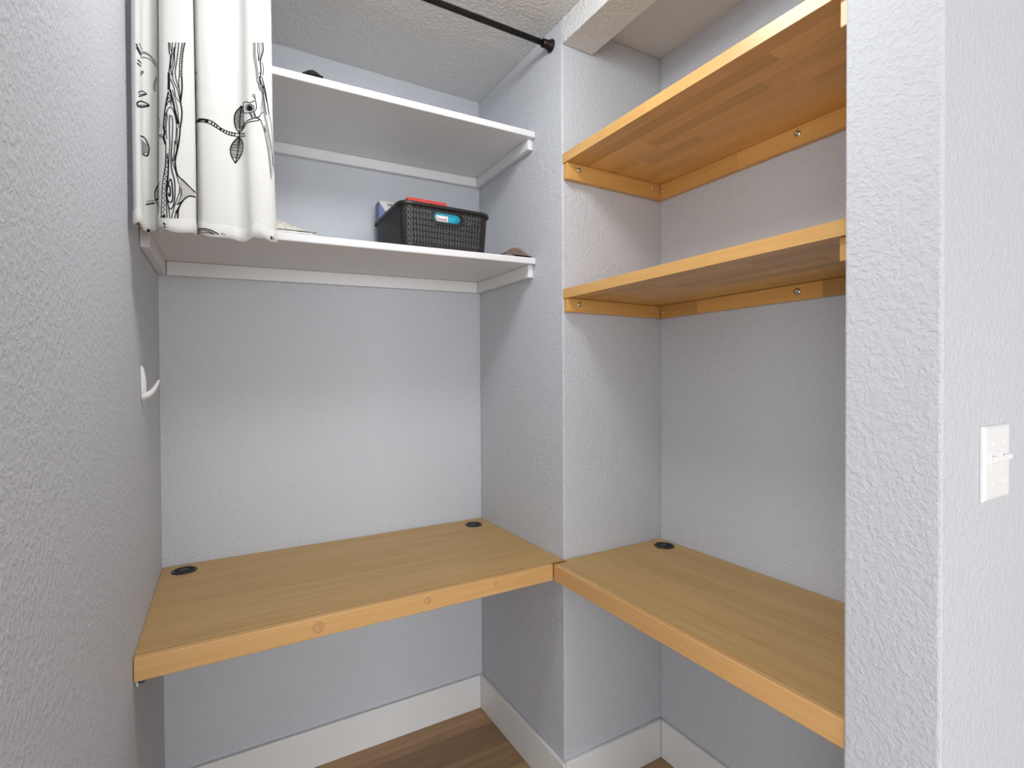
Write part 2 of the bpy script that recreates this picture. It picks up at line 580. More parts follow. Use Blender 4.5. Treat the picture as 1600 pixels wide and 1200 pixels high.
def block_shelf(label, z0, ch, seed, cuts, back_tones):
    rnd = random.Random(seed)
    th = .02745
    t = thing('butcher_block_shelf', label, 'shelf', ((W + XB) / 2, (YN - D) / 2, z0), 'butcher-block shelves in the niche')
    y0, y1 = -D - .001, YN + .001
    rows = 10
    x = W
    rw = (XB - .001 - W) / rows
    for r in range(rows):
        y = y0
        first = True
        while y > y1 + .01:
            ln = rnd.uniform(.16, .42)
            if first:
                ln *= rnd.uniform(.4, 1)
                first = False
            ye = max(y - ln, y1)
            if ye - y1 < .06:
                ye = y1
            s = box('stave', x + .0001, x + rw - .0001, ye + .0001, y - .0001, z0, z0 + th, M_BLOCK, t, center=True)
            v = rnd.uniform(.9, .96) if not r else rnd.choice((.80, .90, .97, 1, 1, 1.03, 1.05, 1.08))
            s.color = (v, v * rnd.uniform(.97, 1.01), v * rnd.uniform(.92, 1.02), 1)
            y = ye
        x += rw
    # side cleats
    ct = .02
    zc0, zc1 = z0 - ch, z0 - .0005
    for ya, yb, nm in ((-D - ct, -D - .001, 1), (YN + .001, YN + .042, 0)):
        c = box('side_cleat', W + (.003 if nm else .010), XB - ct - .003, ya, yb, zc0, zc1, M_BLOCKX, t, bevel=.0015, center=True)
        c.color = (.92, .86, .74, 1)
        if nm:
            screw(c, (1.0888, ya, z0 - .017), (0, -1, 0))
            screw(c, (1.392, ya, z0 - .017), (0, -1, 0), .004)
    # back cleat, finger-jointed from blocks
    ys = [-D - .003] + cuts + [YN + .044]
    for a, b_, tone in zip(ys, ys[1:], back_tones):
        c = box('back_cleat', XB - ct, XB - .001, b_ + .0001, a - .0001, zc0, zc1, M_BLOCK, t, bevel=.001, center=True)
        c.color = (tone * .92, tone * .86, tone * .74, 1)
        if b_ < -1.036 < a:
            screw(c, (XB - ct, -1.036, z0 - .019), (-1, 0, 0), .007)
        if a > -.56:
            screw(c, (XB - ct, -.576, z0 - .022), (-1, 0, 0), .004)
    return t


block_shelf('upper butcher-block shelf in the niche, close under the header', 1.9268, .049, 3, [-.86], [1.02, 1.1])
block_shelf('lower butcher-block shelf in the niche, over the niche desk', 1.52507, .041, 11, [-.72, -1.10], [.86, 1.1, .72])

# ------------------------------------------------------------------ curtain rod and curtain
RY, RZ = -.496, 2.304
rod = thing('curtain_rod', 'dark bronze curtain rod spanning the desk alcove', 'curtain rod', (W / 2, RY, RZ))
bm = bmesh.new()
tube(bm, [(lw(RY) + .02 - W / 2, 0, 0), (W / 2 - .02, 0, 0)], .0085, 14)
mesh_obj('pole', bm, M_BRONZE, rod, True)
for s, xe in ((1, W - .001), (-1, lw(RY) + .001)):
    bm = bmesh.new()
    mt = Matrix.Translation((xe - W / 2, 0, 0)) @ Matrix.Rotation(math.radians(-90 * s), 4, 'Y')
    lathe(bm, [(0, 0), (.019, 0), (.019, .004), (.0145, .010), (.0125, .02), (.0125, .032), (0, .032)], 22, mt)
    mesh_obj('end_cap', bm, M_BRONZE, rod, True)

cm, nt, b = mat('white_cotton')
tc = nd(nt, 'ShaderNodeTexCoord')
wv = nd(nt, 'ShaderNodeTexNoise')
mp = nd(nt, 'ShaderNodeMapping')
mp.inputs['Scale'].default_value = (900, 900, 300)
nt.links.new(tc.outputs['Object'], mp.inputs['Vector'])
nt.links.new(mp.outputs[0], wv.inputs['Vector'])
wv.inputs['Scale'].default_value = 1
bp = nd(nt, 'ShaderNodeBump')
bp.inputs['Strength'].default_value = .12
bp.inputs['Distance'].default_value = .0006
nt.links.new(wv.outputs['Fac'], bp.inputs['Height'])
nt.links.new(bp.outputs['Normal'], b.inputs['Normal'])
b.inputs['Base Color'].default_value = (.80, .80, .775, 1)
b.inputs['Roughness'].default_value = .85
b.inputs['Specular IOR Level'].default_value = .15
tr = nd(nt, 'ShaderNodeBsdfTranslucent')
tr.inputs['Color'].default_value = (.80, .79, .74, 1)
ms = nd(nt, 'ShaderNodeMixShader')
ms.inputs[0].default_value = .22
nt.links.new(b.outputs[0], ms.inputs[1])
nt.links.new(tr.outputs[0], ms.inputs[2])
nt.links.new(ms.outputs[0], nt.nodes['Material Output'].inputs['Surface'])
M_CLOTH = cm
M_INK = plain('black_print', (.012, .011, .013), .85, spec=.1)
M_INKG = plain('grey_print', (.26, .25, .25), .85, spec=.1)

plan = [(.016, -.516), (.001, -.530), (-.004, -.549), (.003, -.560), (.010, -.556), (.015, -.541), (.026, -.532), (.036, -.522), (.0405, -.506),
        (.042, -.520), (.041, -.545), (.049, -.560), (.068, -.564), (.088, -.560), (.1005, -.548), (.1015, -.524), (.102, -.506), (.106, -.521), (.113, -.536),
        (.135, -.541), (.158, -.534), (.177, -.524), (.193, -.529), (.206, -.545), (.222, -.550), (.237, -.547), (.2485, -.541), (.2555, -.533)]
NU, NV = 240, 70
ZB, ZT = 1.598, 2.2745
base = catmull(plan, NU)


def curtain_pt(i, z):
    p = base[i]
    k = (z - ZB) / (ZT - ZB)
    u = i / (NU - 1)
    cx, cy = .115, -.533
    # folds a little fuller toward the bottom, some sway in each fold
    sx = 1.0 - .035 * k
    sy = .72 + .28 * (1 - k) ** .7
    x = cx + (p[0] - cx) * sx + .0025 * math.sin(5 * z + 9 * u) * (1 - k)
    y = cy + (p[1] - cy) * sy + .003 * math.sin(7 * z + 14 * u) * (1 - k)
    y += .036 * max(0, (k - .84) / .16)      # drawn back to the rod at the top
    if u > .62:                       # right panel swings out toward its foot
        x += .006 * (u - .62) / .38 * max(0, 1 - k * 2.2)
    return Vector((max(x, lw(y) + .003), y, z))


def hem_z(u):
    return ZB + .004 * math.sin(u * 23) + .003 * math.sin(u * 51 + 1) - .004 * (abs(u - .48) < .18)


curt = thing('curtain', 'white cotton curtain with black tree and leaf print', 'curtain', (.12, RY, ZT))
org = world_loc(curt)
bm = bmesh.new()
grid = []
for j in range(NV):
    k = j / (NV - 1)
    rowv = []
    for i in range(NU):
        u = i / (NU - 1)
        z = hem_z(u) * (1 - k) + ZT * k
        rowv.append(bm.verts.new(curtain_pt(i, z) - org))
    grid.append(rowv)
for j in range(NV - 1):
    for i in range(NU - 1):
        bm.faces.new((grid[j][i], grid[j][i + 1], grid[j + 1][i + 1], grid[j + 1][i]))
fab = mesh_obj('fabric', bm, M_CLOTH, curt, True)
bvh = BVHTree.FromPolygons([v.co + org for v in fab.data.vertices], [tuple(p.vertices) for p in fab.data.polygons])
so = fab.modifiers.new('thickness', 'SOLIDIFY')
so.thickness = .0007
so.offset = 0
# turned-up hem along the foot, and the folded side hem at the wall
bm = bmesh.new()
prev = None
nrm = [None] * NU
for i in range(NU):
    a, c = base[max(i - 1, 0)], base[min(i + 1, NU - 1)]
    tx, ty = c[0] - a[0], c[1] - a[1]
    l_ = math.hypot(tx, ty)
    nrm[i] = Vector((ty / l_, -tx / l_, 0))
for i in range(NU):
    u = i / (NU - 1)
    col = [bm.verts.new(curtain_pt(i, hem_z(u) + dz) + nrm[i] * off - org) for dz, off in ((-.0012, -.0022), (-.0018, 0), (-.0008, .0016), (.010, .0018), (.024, .0016), (.0262, .0006))]
    if prev:
        for q in range(5):
            bm.faces.new((prev[q], col[q], col[q + 1], prev[q + 1]))
    prev = col
hem = mesh_obj('hem', bm, M_CLOTH, curt, True)
bvh_hem = BVHTree.FromPolygons([v.co + org for v in hem.data.vertices], [tuple(p.vertices) for p in hem.data.polygons])
for k in range(6):
    bm = bmesh.new()
    i = int((k + .5) / 6 * (NU - 1))
    c = Vector((curtain_pt(i, ZT).x, RY, RZ - .008))
    N1, N2 = 20, 6
    rr = [[bm.verts.new(c + Vector((.0012 * math.cos(b2), (.0185 + .0012 * math.sin(b2)) * math.cos(a2), (.0185 + .0012 * math.sin(b2)) * math.sin(a2))) - org)
           for b2 in [2 * math.pi * q / N2 for q in range(N2)]] for a2 in [2 * math.pi * q / N1 for q in range(N1)]]
    for q in range(N1):
        for w in range(N2):
            bm.faces.new((rr[q][w], rr[(q + 1) % N1][w], rr[(q + 1) % N1][(w + 1) % N2], rr[q][(w + 1) % N2]))
    mesh_obj('curtain_ring', bm, M_BRONZE, rod, True).location = org - world_loc(rod)

# printed drawing: lines laid on the cloth
ZM = {'A': (200, 66, 7.5), 'B': (200, 220, 7.5), 'C': (310, 120, 7.5), 'D': (310, 270, 10.0), 'E': (370, 60, 12.0)}
STROKES = [  # (map, width in mm, closed/filled flag, points)
 ('A', 1.6, 0, [(95, 20), (120, 80), (150, 140)]), ('A', 1.6, 0, [(98, 60), (150, 165)]), ('A', 1.8, 0, [(110, 205), (150, 245)]), ('A', 1.6, 0, [(105, 245), (145, 280)]),
 ('A', 1.3, 0, [(130, 10), (160, 90)]),
 ('A', .8, 0, [(150, 115), (190, 115), (250, 150), (300, 205), (335, 260)]), ('A', .7, 0, [(150, 135), (200, 135), (260, 175), (330, 275)]), ('A', .8, 0, [(150, 180), (200, 180), (270, 215), (330, 295)]),
 ('A', 1.1, 0, [(140, 385), (175, 350), (160, 340), (140, 355)]),
 ('A', 1.1, 0, [(120, 595), (150, 570), (215, 605), (170, 622), (120, 635)]), ('A', .7, 0, [(125, 612), (200, 605)]),
 ('A', 1.5, 0, [(105, 745), (112, 705), (160, 692), (246, 740), (180, 758), (108, 755)]), ('A', .8, 0, [(110, 740), (235, 738)]),
 ('A', 1.6, 0, [(140, 1095), (190, 1120), (220, 1170), (243, 1235), (236, 1305), (216, 1333), (162, 1310)]),
 ('A', 2.4, 2, [(330, 410), (312, 470), (306, 530), (315, 580)]),
 # tree trunk
 ('A', 1.2, 0, [(478, 5), (485, 120), (500, 170), (490, 280), (480, 360)]), ('A', 2.6, 0, [(480, 360), (480, 470), (478, 560)]), ('A', 1.5, 0, [(474, 580), (445, 730), (430, 850), (415, 990)]),
 ('A', 2.2, 0, [(418, 990), (432, 1060), (422, 1110), (440, 1200)]),
 ('A', 1.0, 0, [(520, 5), (515, 130), (500, 250), (505, 340), (520, 400)]), ('A', 1.0, 0, [(560, 5), (545, 130), (545, 250), (522, 350), (532, 450), (580, 560), (610, 690)]),
 ('A', 1.0, 0, [(595, 5), (575, 200), (555, 330), (562, 430), (605, 580), (612, 700)]), ('A', 1.0, 0, [(500, 430), (540, 540), (560, 640), (608, 705)]),
 ('A', .9, 0, [(600, 400), (595, 500), (615, 640)]), ('A', .8, 0, [(490, 10), (505, 90), (525, 150)]), ('A', .9, 0, [(540, 60), (530, 200), (512, 300)]),
 ('A', 2.0, 0, [(490, 550), (530, 700), (556, 850), (580, 960)]), ('A', 1.0, 0, [(505, 610), (545, 760), (580, 900), (598, 1000)]), ('A', .9, 0, [(520, 560), (570, 740), (600, 960)]),
 ('A', 1.0, 0, [(635, 10), (622, 100), (605, 250), (603, 400)]), ('A', 1.1, 0, [(668, 5), (650, 80), (636, 150), (630, 300), (628, 410)]),
 ('A', 1.6, 0, [(630, 405), (632, 560), (617, 700), (630, 800), (628, 900), (612, 1000), (605, 1090), (590, 1200)]),
 ('A', .9, 0, [(462, 640), (480, 610), (503, 650), (512, 720)]), ('A', .9, 0, [(458, 690), (480, 645), (500, 700)]), ('A', .9, 0, [(452, 750), (480, 690), (512, 745)]),
 ('A', 1.0, 0, [(440, 860), (470, 785), (500, 762), (530, 800), (558, 900), (568, 1010), (556, 1200)]), ('A', .9, 0, [(432, 1010), (442, 900), (462, 800)]), ('A', .9, 0, [(455, 1140), (448, 1000), (465, 850)]),
 ('A', 1.1, 0, [(490, 1200), (486, 1000), (488, 880), (500, 862), (520, 885), (524, 1000), (516, 1200)]), ('A', .7, 0, [(580, 1000), (575, 1200)]),
 ('A', 1.2, 0, [(365, 1090), (405, 1088)]), ('A', 1.2, 0, [(370, 1112), (410, 1110)]), ('A', 1.3, 0, [(408, 1118), (436, 1172)]), ('A', 1.5, 2, [(370, 890), (378, 960), (372, 1010)]),
 ('A', 1.8, 0, [(796, 342), (793, 385)]), ('A', 1.3, 0, [(812, 345), (810, 382)]), ('A', 2.6, 2, [(798, 440), (800, 560), (794, 680)]),
 ('A', 2.2, 0, [(796, 945), (830, 918), (900, 908)]), ('A', 1.0, 0, [(790, 990), (812, 1060), (808, 1150), (795, 1200)]),
 # lower trunk
 ('B', 1.4, 0, [(375, 495), (335, 540), (312, 610), (318, 690), (345, 745), (378, 775)]), ('B', 1.6, 0, [(318, 692), (375, 672)]), ('B', 1.2, 2, [(215, 712), (310, 702)]), ('B', 1.7, 0, [(205, 748), (310, 730)]),
 ('B', 1.0, 2, [(335, 560), (335, 680)]), ('B', 1.0, 2, [(350, 540), (350, 680)]), ('B', 1.0, 2, [(365, 520), (362, 670)]),
 ('B', 1.2, 0, [(438, 0), (445, 60), (440, 280), (412, 480), (402, 650), (392, 905)]), ('B', 1.1, 0, [(465, 150), (470, 350), (450, 560), (452, 700), (458, 905)]),
 ('B', 1.0, 0, [(492, 0), (482, 200), (474, 400), (462, 560)]), ('B', 1.3, 0, [(518, 0), (505, 200), (515, 350), (545, 470), (550, 640), (532, 760), (500, 800), (476, 770), (465, 700)]),
 ('B', 1.0, 0, [(550, 0), (540, 150), (522, 230), (560, 370), (603, 520)]), ('B', 1.7, 0, [(598, 0), (580, 100), (556, 210), (555, 290), (580, 400), (650, 470), (740, 560), (786, 605)]),
 ('B', 1.0, 0, [(575, 0), (568, 120), (530, 240)]), ('B', 1.2, 0, [(500, 445), (482, 480), (472, 540)]),
 ('B', 1.5, 0, [(500, 445), (515, 500), (526, 640), (520, 700), (495, 724), (466, 690), (456, 620), (462, 560), (475, 525), (492, 545), (497, 635), (482, 648), (475, 610)]),
 ('B', 1.0, 0, [(605, 530), (600, 610), (572, 690), (548, 760), (522, 860), (512, 912)]), ('B', 1.7, 0, [(786, 660), (730, 647), (680, 665), (630, 720), (592, 800), (582, 912)]),
 ('B', 1.0, 0, [(475, 760), (485, 850), (490, 912)]), ('B', 1.6, 0, [(570, 748), (635, 712)]), ('B', 1.6, 0, [(556, 850), (602, 770)]), ('B', 1.2, 0, [(545, 912), (572, 830)]), ('B', .9, 0, [(625, 560), (622, 640), (590, 720)]),
 ('B', 2.2, 0, [(398, 890), (430, 880), (425, 905)]), ('B', 1.4, 0, [(20, 640), (22, 740), (52, 845)]),
 ('B', 1.8, 0, [(415, 965), (440, 985)]), ('B', 1.4, 0, [(420, 1000), (445, 1020)]), ('B', 3.0, 0, [(238, 1035), (232, 1068), (270, 1080), (300, 1090)]), ('B', 2.0, 0, [(240, 1045), (285, 1080)]),
 # hem fragment
 ('D', 1.5, 0, [(0, 882), (100, 875), (220, 910), (318, 962)]), ('D', 1.0, 0, [(0, 910), (120, 905), (255, 958)]), ('D', 1.0, 0, [(0, 945), (150, 938), (230, 962)]), ('D', 1.2, 0, [(0, 985), (50, 975), (85, 1000)]),
 ('D', 1.6, 0, [(362, 945), (378, 958)]), ('D', 1.6, 0, [(395, 960), (408, 968)]), ('D', 2.2, 0, [(1132, 990), (1135, 1045)]), ('D', 1.4, 0, [(1150, 1005), (1180, 1045)]),
 # branch, leaves and bird
 ('C', 1.2, 0, [(0, 497), (50, 495), (110, 505), (180, 535), (260, 600), (340, 640), (420, 660), (480, 665)]), ('C', 1.2, 0, [(0, 530), (60, 530), (130, 550), (200, 592), (260, 630), (340, 675), (420, 695), (480, 705)]),
 ('C', 4.6, 0, [(0, 514), (28, 513)]), ('C', 4.6, 0, [(75, 516), (118, 528)]), ('C', 3.4, 0, [(245, 602), (272, 620)]), ('C', 1.5, 0, [(160, 530), (150, 560)]), ('C', 1.5, 0, [(195, 548), (182, 578)]), ('C', 1.5, 0, [(222, 568), (208, 598)]),
 ('C', 1.5, 0, [(300, 622), (292, 652)]), ('C', 1.5, 0, [(330, 638), (322, 668)]), ('C', 1.5, 0, [(362, 648), (354, 680)]), ('C', 1.5, 0, [(392, 655), (386, 688)]), ('C', 1.5, 0, [(425, 662), (420, 694)]),
 ('C', 1.2, 0, [(480, 668), (552, 662)]), ('C', 1.5, 2, [(488, 685), (552, 682)]), ('C', 1.2, 0, [(490, 706), (552, 700)]), ('C', 1.8, 0, [(480, 640), (484, 715)]),
 ('C', 1.6, 0, [(520, 345), (470, 380), (430, 440), (420, 510), (435, 590), (480, 655)]), ('C', 1.1, 0, [(520, 345), (535, 420), (530, 500), (545, 570), (530, 610), (490, 655)]), ('C', 1.2, 0, [(508, 360), (490, 500), (485, 650)]),
 ('C', 2.4, 0, [(490, 358), (516, 348)]),
 ('C', 1.6, 0, [(470, 710), (400, 780), (372, 850), (385, 930), (432, 1015)]), ('C', 1.3, 0, [(480, 710), (520, 760), (522, 860), (490, 940), (432, 1015)]), ('C', 1.2, 0, [(475, 715), (470, 830), (435, 1010)]),
 ('C', 1.0, 0, [(528, 302), (570, 296), (600, 306), (640, 291), (666, 275)]), ('C', 1.0, 0, [(530, 300), (531, 360), (526, 400), (545, 425), (610, 420), (660, 400), (680, 360), (670, 280)]),
 ('C', 1.0, 0, [(600, 425), (628, 482)]), ('C', 1.0, 0, [(612, 422), (640, 480)]), ('C', 1.0, 0, [(640, 415), (663, 475)]), ('C', 1.0, 0, [(655, 412), (673, 470)]), ('C', 1.3, 0, [(655, 235), (671, 268)]),
 ('C', 1.3, 0, [(500, 640), (548, 545), (600, 505), (660, 485), (715, 468)]), ('C', 1.1, 0, [(545, 580), (572, 545), (620, 527), (690, 515), (722, 500)]), ('C', 1.3, 0, [(660, 478), (718, 495)]),
 ('C', 1.1, 0, [(722, 500), (738, 530), (770, 640), (800, 780), (828, 980), (848, 1200)]), ('C', 1.0, 0, [(715, 468), (740, 425), (760, 420)]),
 ('C', 1.0, 2, [(680, 5), (720, 110), (745, 230), (735, 380), (752, 425)]), ('C', 1.3, 0, [(710, 0), (750, 120), (765, 250), (785, 400), (800, 450)]), ('C', 1.5, 0, [(740, 0), (780, 160), (808, 330), (825, 440)]),
 ('C', 1.4, 2, [(825, 440), (850, 560), (868, 780), (872, 950), (880, 1100)]), ('C', 2.8, 2, [(752, 300), (775, 450), (800, 560), (835, 740), (852, 850)]), ('C', 1.4, 2, [(775, 560), (810, 720), (842, 960), (860, 1150)]),
 ('C', 1.0, 0, [(770, 590), (785, 650)]), ('C', 1.0, 0, [(845, 830), (862, 930), (870, 1050)]), ('C', 1.8, 2, [(720, 60), (745, 200), (757, 330)]),
 ('E', 2.2, 2, [(320, 80), (325, 350), (360, 560), (385, 830)]), ('E', 1.2, 2, [(345, 80), (352, 300), (385, 560), (400, 760)]), ('E', .9, 0, [(410, 80), (420, 250), (410, 440)]), ('E', .8, 0, [(385, 80), (392, 250), (408, 430)]),
 ('E', 1.5, 0, [(480, 80), (490, 230), (440, 430), (450, 620), (425, 790)]), ('E', 1.0, 2, [(450, 80), (455, 250), (428, 430)]), ('E', 1.0, 0, [(470, 450), (495, 560), (485, 700)]),
 ('E', 2.0, 0, [(425, 780), (445, 850)]), ('E', 1.0, 0, [(395, 830), (430, 960), (475, 1010)]), ('E', 1.4, 0, [(450, 850), (505, 930), (530, 1060), (560, 1200)]), ('E', .9, 0, [(425, 840), (470, 980), (480, 1200)]), ('E', 1.0, 0, [(410, 640), (440, 670)]),
]


def ell(mp_, cx, cy, rx, ry, w):
    STROKES.append((mp_, w, 0, [(cx + rx * math.cos(a), cy + ry * math.sin(a)) for a in [2 * math.pi * k / 20 for k in range(21)]]))


ell('C', 605, 362, 48, 37, 1.1)
ell('C', 603, 365, 22, 16, 3.0)
ell('C', 604, 366, 10, 6, 3.2)
ell('C', 651, 222, 13, 15, .8)


def hatch(mp_, mid, left, right, n, w=.75, slope=30):
    """leaf veins: from the midrib out to both outlines"""
    m_, l_, r_ = catmull(mid, 60), catmull(left, 60), catmull(right, 60)
    for k in range(n):
        f = .08 + .8 * k / (n - 1)
        a = m_[int(f * 59)]
        for side in (l_, r_):
            b2 = side[min(59, max(0, int((f - .10) * 59)))]
            STROKES.append((mp_, w, 0, [tuple(a), tuple((a + b2) / 2), tuple(b2)]))


hatch('C', [(508, 360), (490, 500), (485, 650)], [(520, 345), (470, 380), (430, 440), (420, 510), (435, 590), (480, 655)], [(520, 345), (535, 420), (530, 500), (540, 570), (530, 610), (490, 655)], 19)
hatch('C', [(475, 715), (470, 830), (435, 1010)], [(470, 710), (400, 780), (372, 850), (385, 930), (432, 1015)], [(480, 710), (520, 760), (522, 860), (490, 940), (432, 1015)], 19)
for k in range(9):      # inside of the left leaf
    STROKES.append(('A', 1.0, 2, [(150 + k * 9, 1135 + k * 8), (160 + k * 8, 1320 - k * 3)]))
for k in range(14):     # rungs of the dotted branch
    f = k / 13
    STROKES.append(('A', .9, 0, [(640 - 36 * f, 15 + 385 * f), (664 - 36 * f, 22 + 385 * f)]))
for k in range(26):     # bark dots down the trunk's left side
    f = k / 25
    x_ = 455 - 35 * f + (6 if k % 2 else -6)
    STROKES.append(('B', 1.3, 0, [(x_ - 9, 170 + 690 * f), (x_ + 9, 178 + 690 * f)]))
for k in range(11):     # grey hatching on the branch stub
    x_ = 615 + k * 15
    STROKES.append(('B', .6, 2, [(x_, 452 + (x_ - 615) * .86), (x_ + 2, max(650, 728 - (x_ - 615) * .9))]))

MOTIF = {}


def motif(zid, pts):
    """which printed motif a stroke belongs to"""
    ox, oy, sc = ZM[zid]
    x = sum(p[0] for p in pts) / len(pts) / sc + ox
    y = sum(p[1] for p in pts) / len(pts) / sc + oy
    if zid == 'D':
        return 'printed_arc' if x < 400 else 'printed_mark'
    if zid == 'E' or x > 402:
        return 'printed_bark'
    if zid == 'C':
        if y > 213.5:
            return 'printed_leaf', 1
        if y < 183 and x > 378:
            return 'printed_bird'
        if y < 207 and x > 364 and x < 382.5:
            return 'printed_leaf', 2
        if x < 384 and y < 213.5:
            return 'printed_branch'
        return 'printed_twig'
    if x > 304:
        return 'printed_mark', (7 if y < 150 else 8)
    if x > 253.4:
        return 'printed_trunk'
    for k, (y0, y1, nm) in enumerate(((0, 84, 'printed_branch'), (84, 104, 'printed_branch'), (104, 118, 'printed_leaf'), (118, 150, 'printed_leaf'), (150, 172, 'printed_leaf'), (172, 210, 'printed_stub'), (210, 260, 'printed_leaf'), (260, 330, 'printed_leaf'))):
        if y0 <= y < y1:
            return nm, 10 + k + (20 if x > 235 and nm != 'printed_leaf' else 0)
    return 'printed_mark', 5 + (x > 250)




def cast(px, py):
    d = ray(px, py)
    best = None
    for tree in (bvh_hem, bvh):
        h = tree.ray_cast(CAM, d)
        if h[0] is not None and (best is None or h[3] < best[2]):
            n_ = h[1] if h[1].dot(d) < 0 else -h[1]
            best = (h[0], n_, h[3])
    return best


for zid, wmm, kind, pts in STROKES:
    bm = MOTIF.setdefault(motif(zid, pts), bmesh.new())
    ox, oy, sc = ZM[zid]
    pts = [(ox + x / sc, oy + y / sc) for x, y in pts]
    length = sum(math.dist(a, b_) for a, b_ in zip(pts, pts[1:]))
    n = max(4, int(length / 1.6) + len(pts))
    smp = catmull(pts, n) if len(pts) > 2 else [np.array(pts[0]) + (np.array(pts[1]) - np.array(pts[0])) * k / (n - 1) for k in range(n)]
    hits = [cast(*q) for q in smp]
    prevv, last = None, None
    for k in range(n):
        h = hits[k]
        if h is None or (last is not None and (h[0] - last[0]).length > .014):
            prevv, last = None, h
            continue
        nb = hits[min(k + 1, n - 1)]
        pb = hits[max(k - 1, 0)]
        if nb is None or (nb[0] - h[0]).length > .014:
            nb = h
        if pb is None or (pb[0] - h[0]).length > .014:
            pb = h
        tg = nb[0] - pb[0]
        if tg.length < 1e-7:
            prevv, last = None, h
            continue
        sd = tg.normalized().cross(h[1]).normalized() * (wmm * .00165 / 2)
        off = h[1] * .0009
        v = (bm.verts.new(h[0] + off + sd - org), bm.verts.new(h[0] + off - sd - org))
        if prevv:
            bm.faces.new((prevv[0], v[0], v[1], prevv[1])).material_index = kind // 2
        prevv, last = v, h
for key, bm in MOTIF.items():
    if bm.faces:
        mesh_obj(key if isinstance(key, str) else key[0], bm, M_INK, curt).data.materials.append(M_INKG)

# ------------------------------------------------------------------ wall hook
hk = thing('wall_hook', 'small white plastic hook stuck on the left wall', 'hook', (lw(-.395) + .0005, -.395, 1.243))
bm = bmesh.new()
N = 14
secs = []
for k in range(N + 1):
    f = k / N
    z = .077 * f
    hw = .0125 * math.sin(math.pi * min(1, max(.0, f * .93 + .05))) ** .55
    dp = .003 + .0075 * math.sin(math.pi * min(1, (1 - f) ** .8 * .75 + .02))
    secs.append([bm.verts.new((a, b_, z)) for a, b_ in ((0, -hw), (dp * .7, -hw * .8), (dp, 0), (dp * .7, hw * .8), (0, hw))])
for a, b_ in zip(secs, secs[1:]):
    for q in range(5):
        bm.faces.new((a[q], a[(q + 1) % 5], b_[(q + 1) % 5], b_[q]))
bm.faces.new(secs[0][::-1])
bm.faces.new(secs[-1])
mesh_obj('back_plate', bm, M_WHITE, hk, True)
bm = bmesh.new()
cv = catmull([(.001, 0, .010), (.010, 0, .011), (.020, 0, .019), (.029, 0, .034), (.0335, 0, .045)], 16)
prev = None
for k, c in enumerate(cv):
    f = k / 15
    a = cv[min(k + 1, 15)] - cv[max(k - 1, 0)]
    t2 = Vector(a).normalized()
    n2 = Vector((-t2.z, 0, t2.x))
    th_, wd_ = .0085 * (1 - f) + .0022, .0095 * (1 - f * .45)
    ring = [bm.verts.new(Vector(c) + n2 * th_ * math.cos(q) * .9 + Vector((0, 1, 0)) * wd_ * math.sin(q)) for q in [2 * math.pi * s / 12 for s in range(12)]]
    if prev:
        for s in range(12):
            bm.faces.new((prev[s], prev[(s + 1) % 12], ring[(s + 1) % 12], ring[s]))
    else:
        bm.faces.new(ring[::-1])
    prev = ring
bm.faces.new(prev)
mesh_obj('prong', bm, M_WHITE, hk, True)

# ------------------------------------------------------------------ light switch
sx0, sx1, sz0, sz1 = 1.1112, 1.2085, 1.1005, 1.2135
sw = thing('light_switch', 'white double toggle light switch plate on the wall end', 'light switch', ((sx0 + sx1) / 2, YS - .0005, sz0))
bm = bmesh.new()
o_ = world_loc(sw)
rings = []
for ins, dy in ((0, 0), (0, -.003), (.0025, -.0055), (.006, -.0063)):
    rings.append([bm.verts.new(Vector((x, YS - .0005 + dy, z)) - o_) for x, z in ((sx0 + ins, sz0 + ins), (sx1 - ins, sz0 + ins), (sx1 - ins, sz1 - ins), (sx0 + ins, sz1 - ins))])
for a, b_ in zip(rings, rings[1:]):
    for q in range(4):
        bm.faces.new((a[q], a[(q + 1) % 4], b_[(q + 1) % 4], b_[q]))
bm.faces.new(rings[0])
bm.faces.new(rings[-1])
mesh_obj('plate', bm, M_WHITE, sw)
zc = (sz0 + sz1) / 2
M_DARKSLOT = plain('switch_shadow_gap', (.25, .25, .25), .6)
for tx in ((sx0 + sx1) / 2 - .0205, (sx0 + sx1) / 2 + .0205):
    box('toggle_slot', tx - .0052, tx + .0052, YS - .0072, YS - .0066, zc - .0125, zc + .0125, M_WHITE, sw)
    bm = bmesh.new()
    r0 = [bm.verts.new(Vector(p) - o_) for p in ((tx - .004, YS - .0070, zc - .002), (tx + .004, YS - .0070, zc - .002), (tx + .004, YS - .0070, zc + .0095), (tx - .004, YS - .0070, zc + .0095))]
    r1 = [bm.verts.new(Vector(p) - o_) for p in ((tx - .0033, YS - .0175, zc + .006), (tx + .0033, YS - .0175, zc + .006), (tx + .0033, YS - .0165, zc + .0125), (tx - .0033, YS - .0165, zc + .0125))]
    for q in range(4):
        bm.faces.new((r0[q], r0[(q + 1) % 4], r1[(q + 1) % 4], r1[q]))
    bm.faces.new(r1)
    bm.faces.new(r0[::-1])
    mesh_obj('toggle', bm, M_WHITE, sw, bevel=.001)
    for dz in (.030, -.030):
        bm = bmesh.new()
        mt = Matrix.Translation(Vector((tx, YS - .0068, zc + dz)) - o_) @ Matrix.Rotation(math.radians(90), 4, 'X')
        lathe(bm, [(0, .0012), (.0018, .0011), (.0032, .0002), (.0032, -.0004)], 16, mt)
        add_box(bm, tx - .0004 - o_.x, tx + .0004 - o_.x, YS - .0083 - o_.y, YS - .0078 - o_.y, zc + dz - .0028 - o_.z, zc + dz + .0028 - o_.z)
        mesh_obj('screw', bm, M_WHITE, sw)

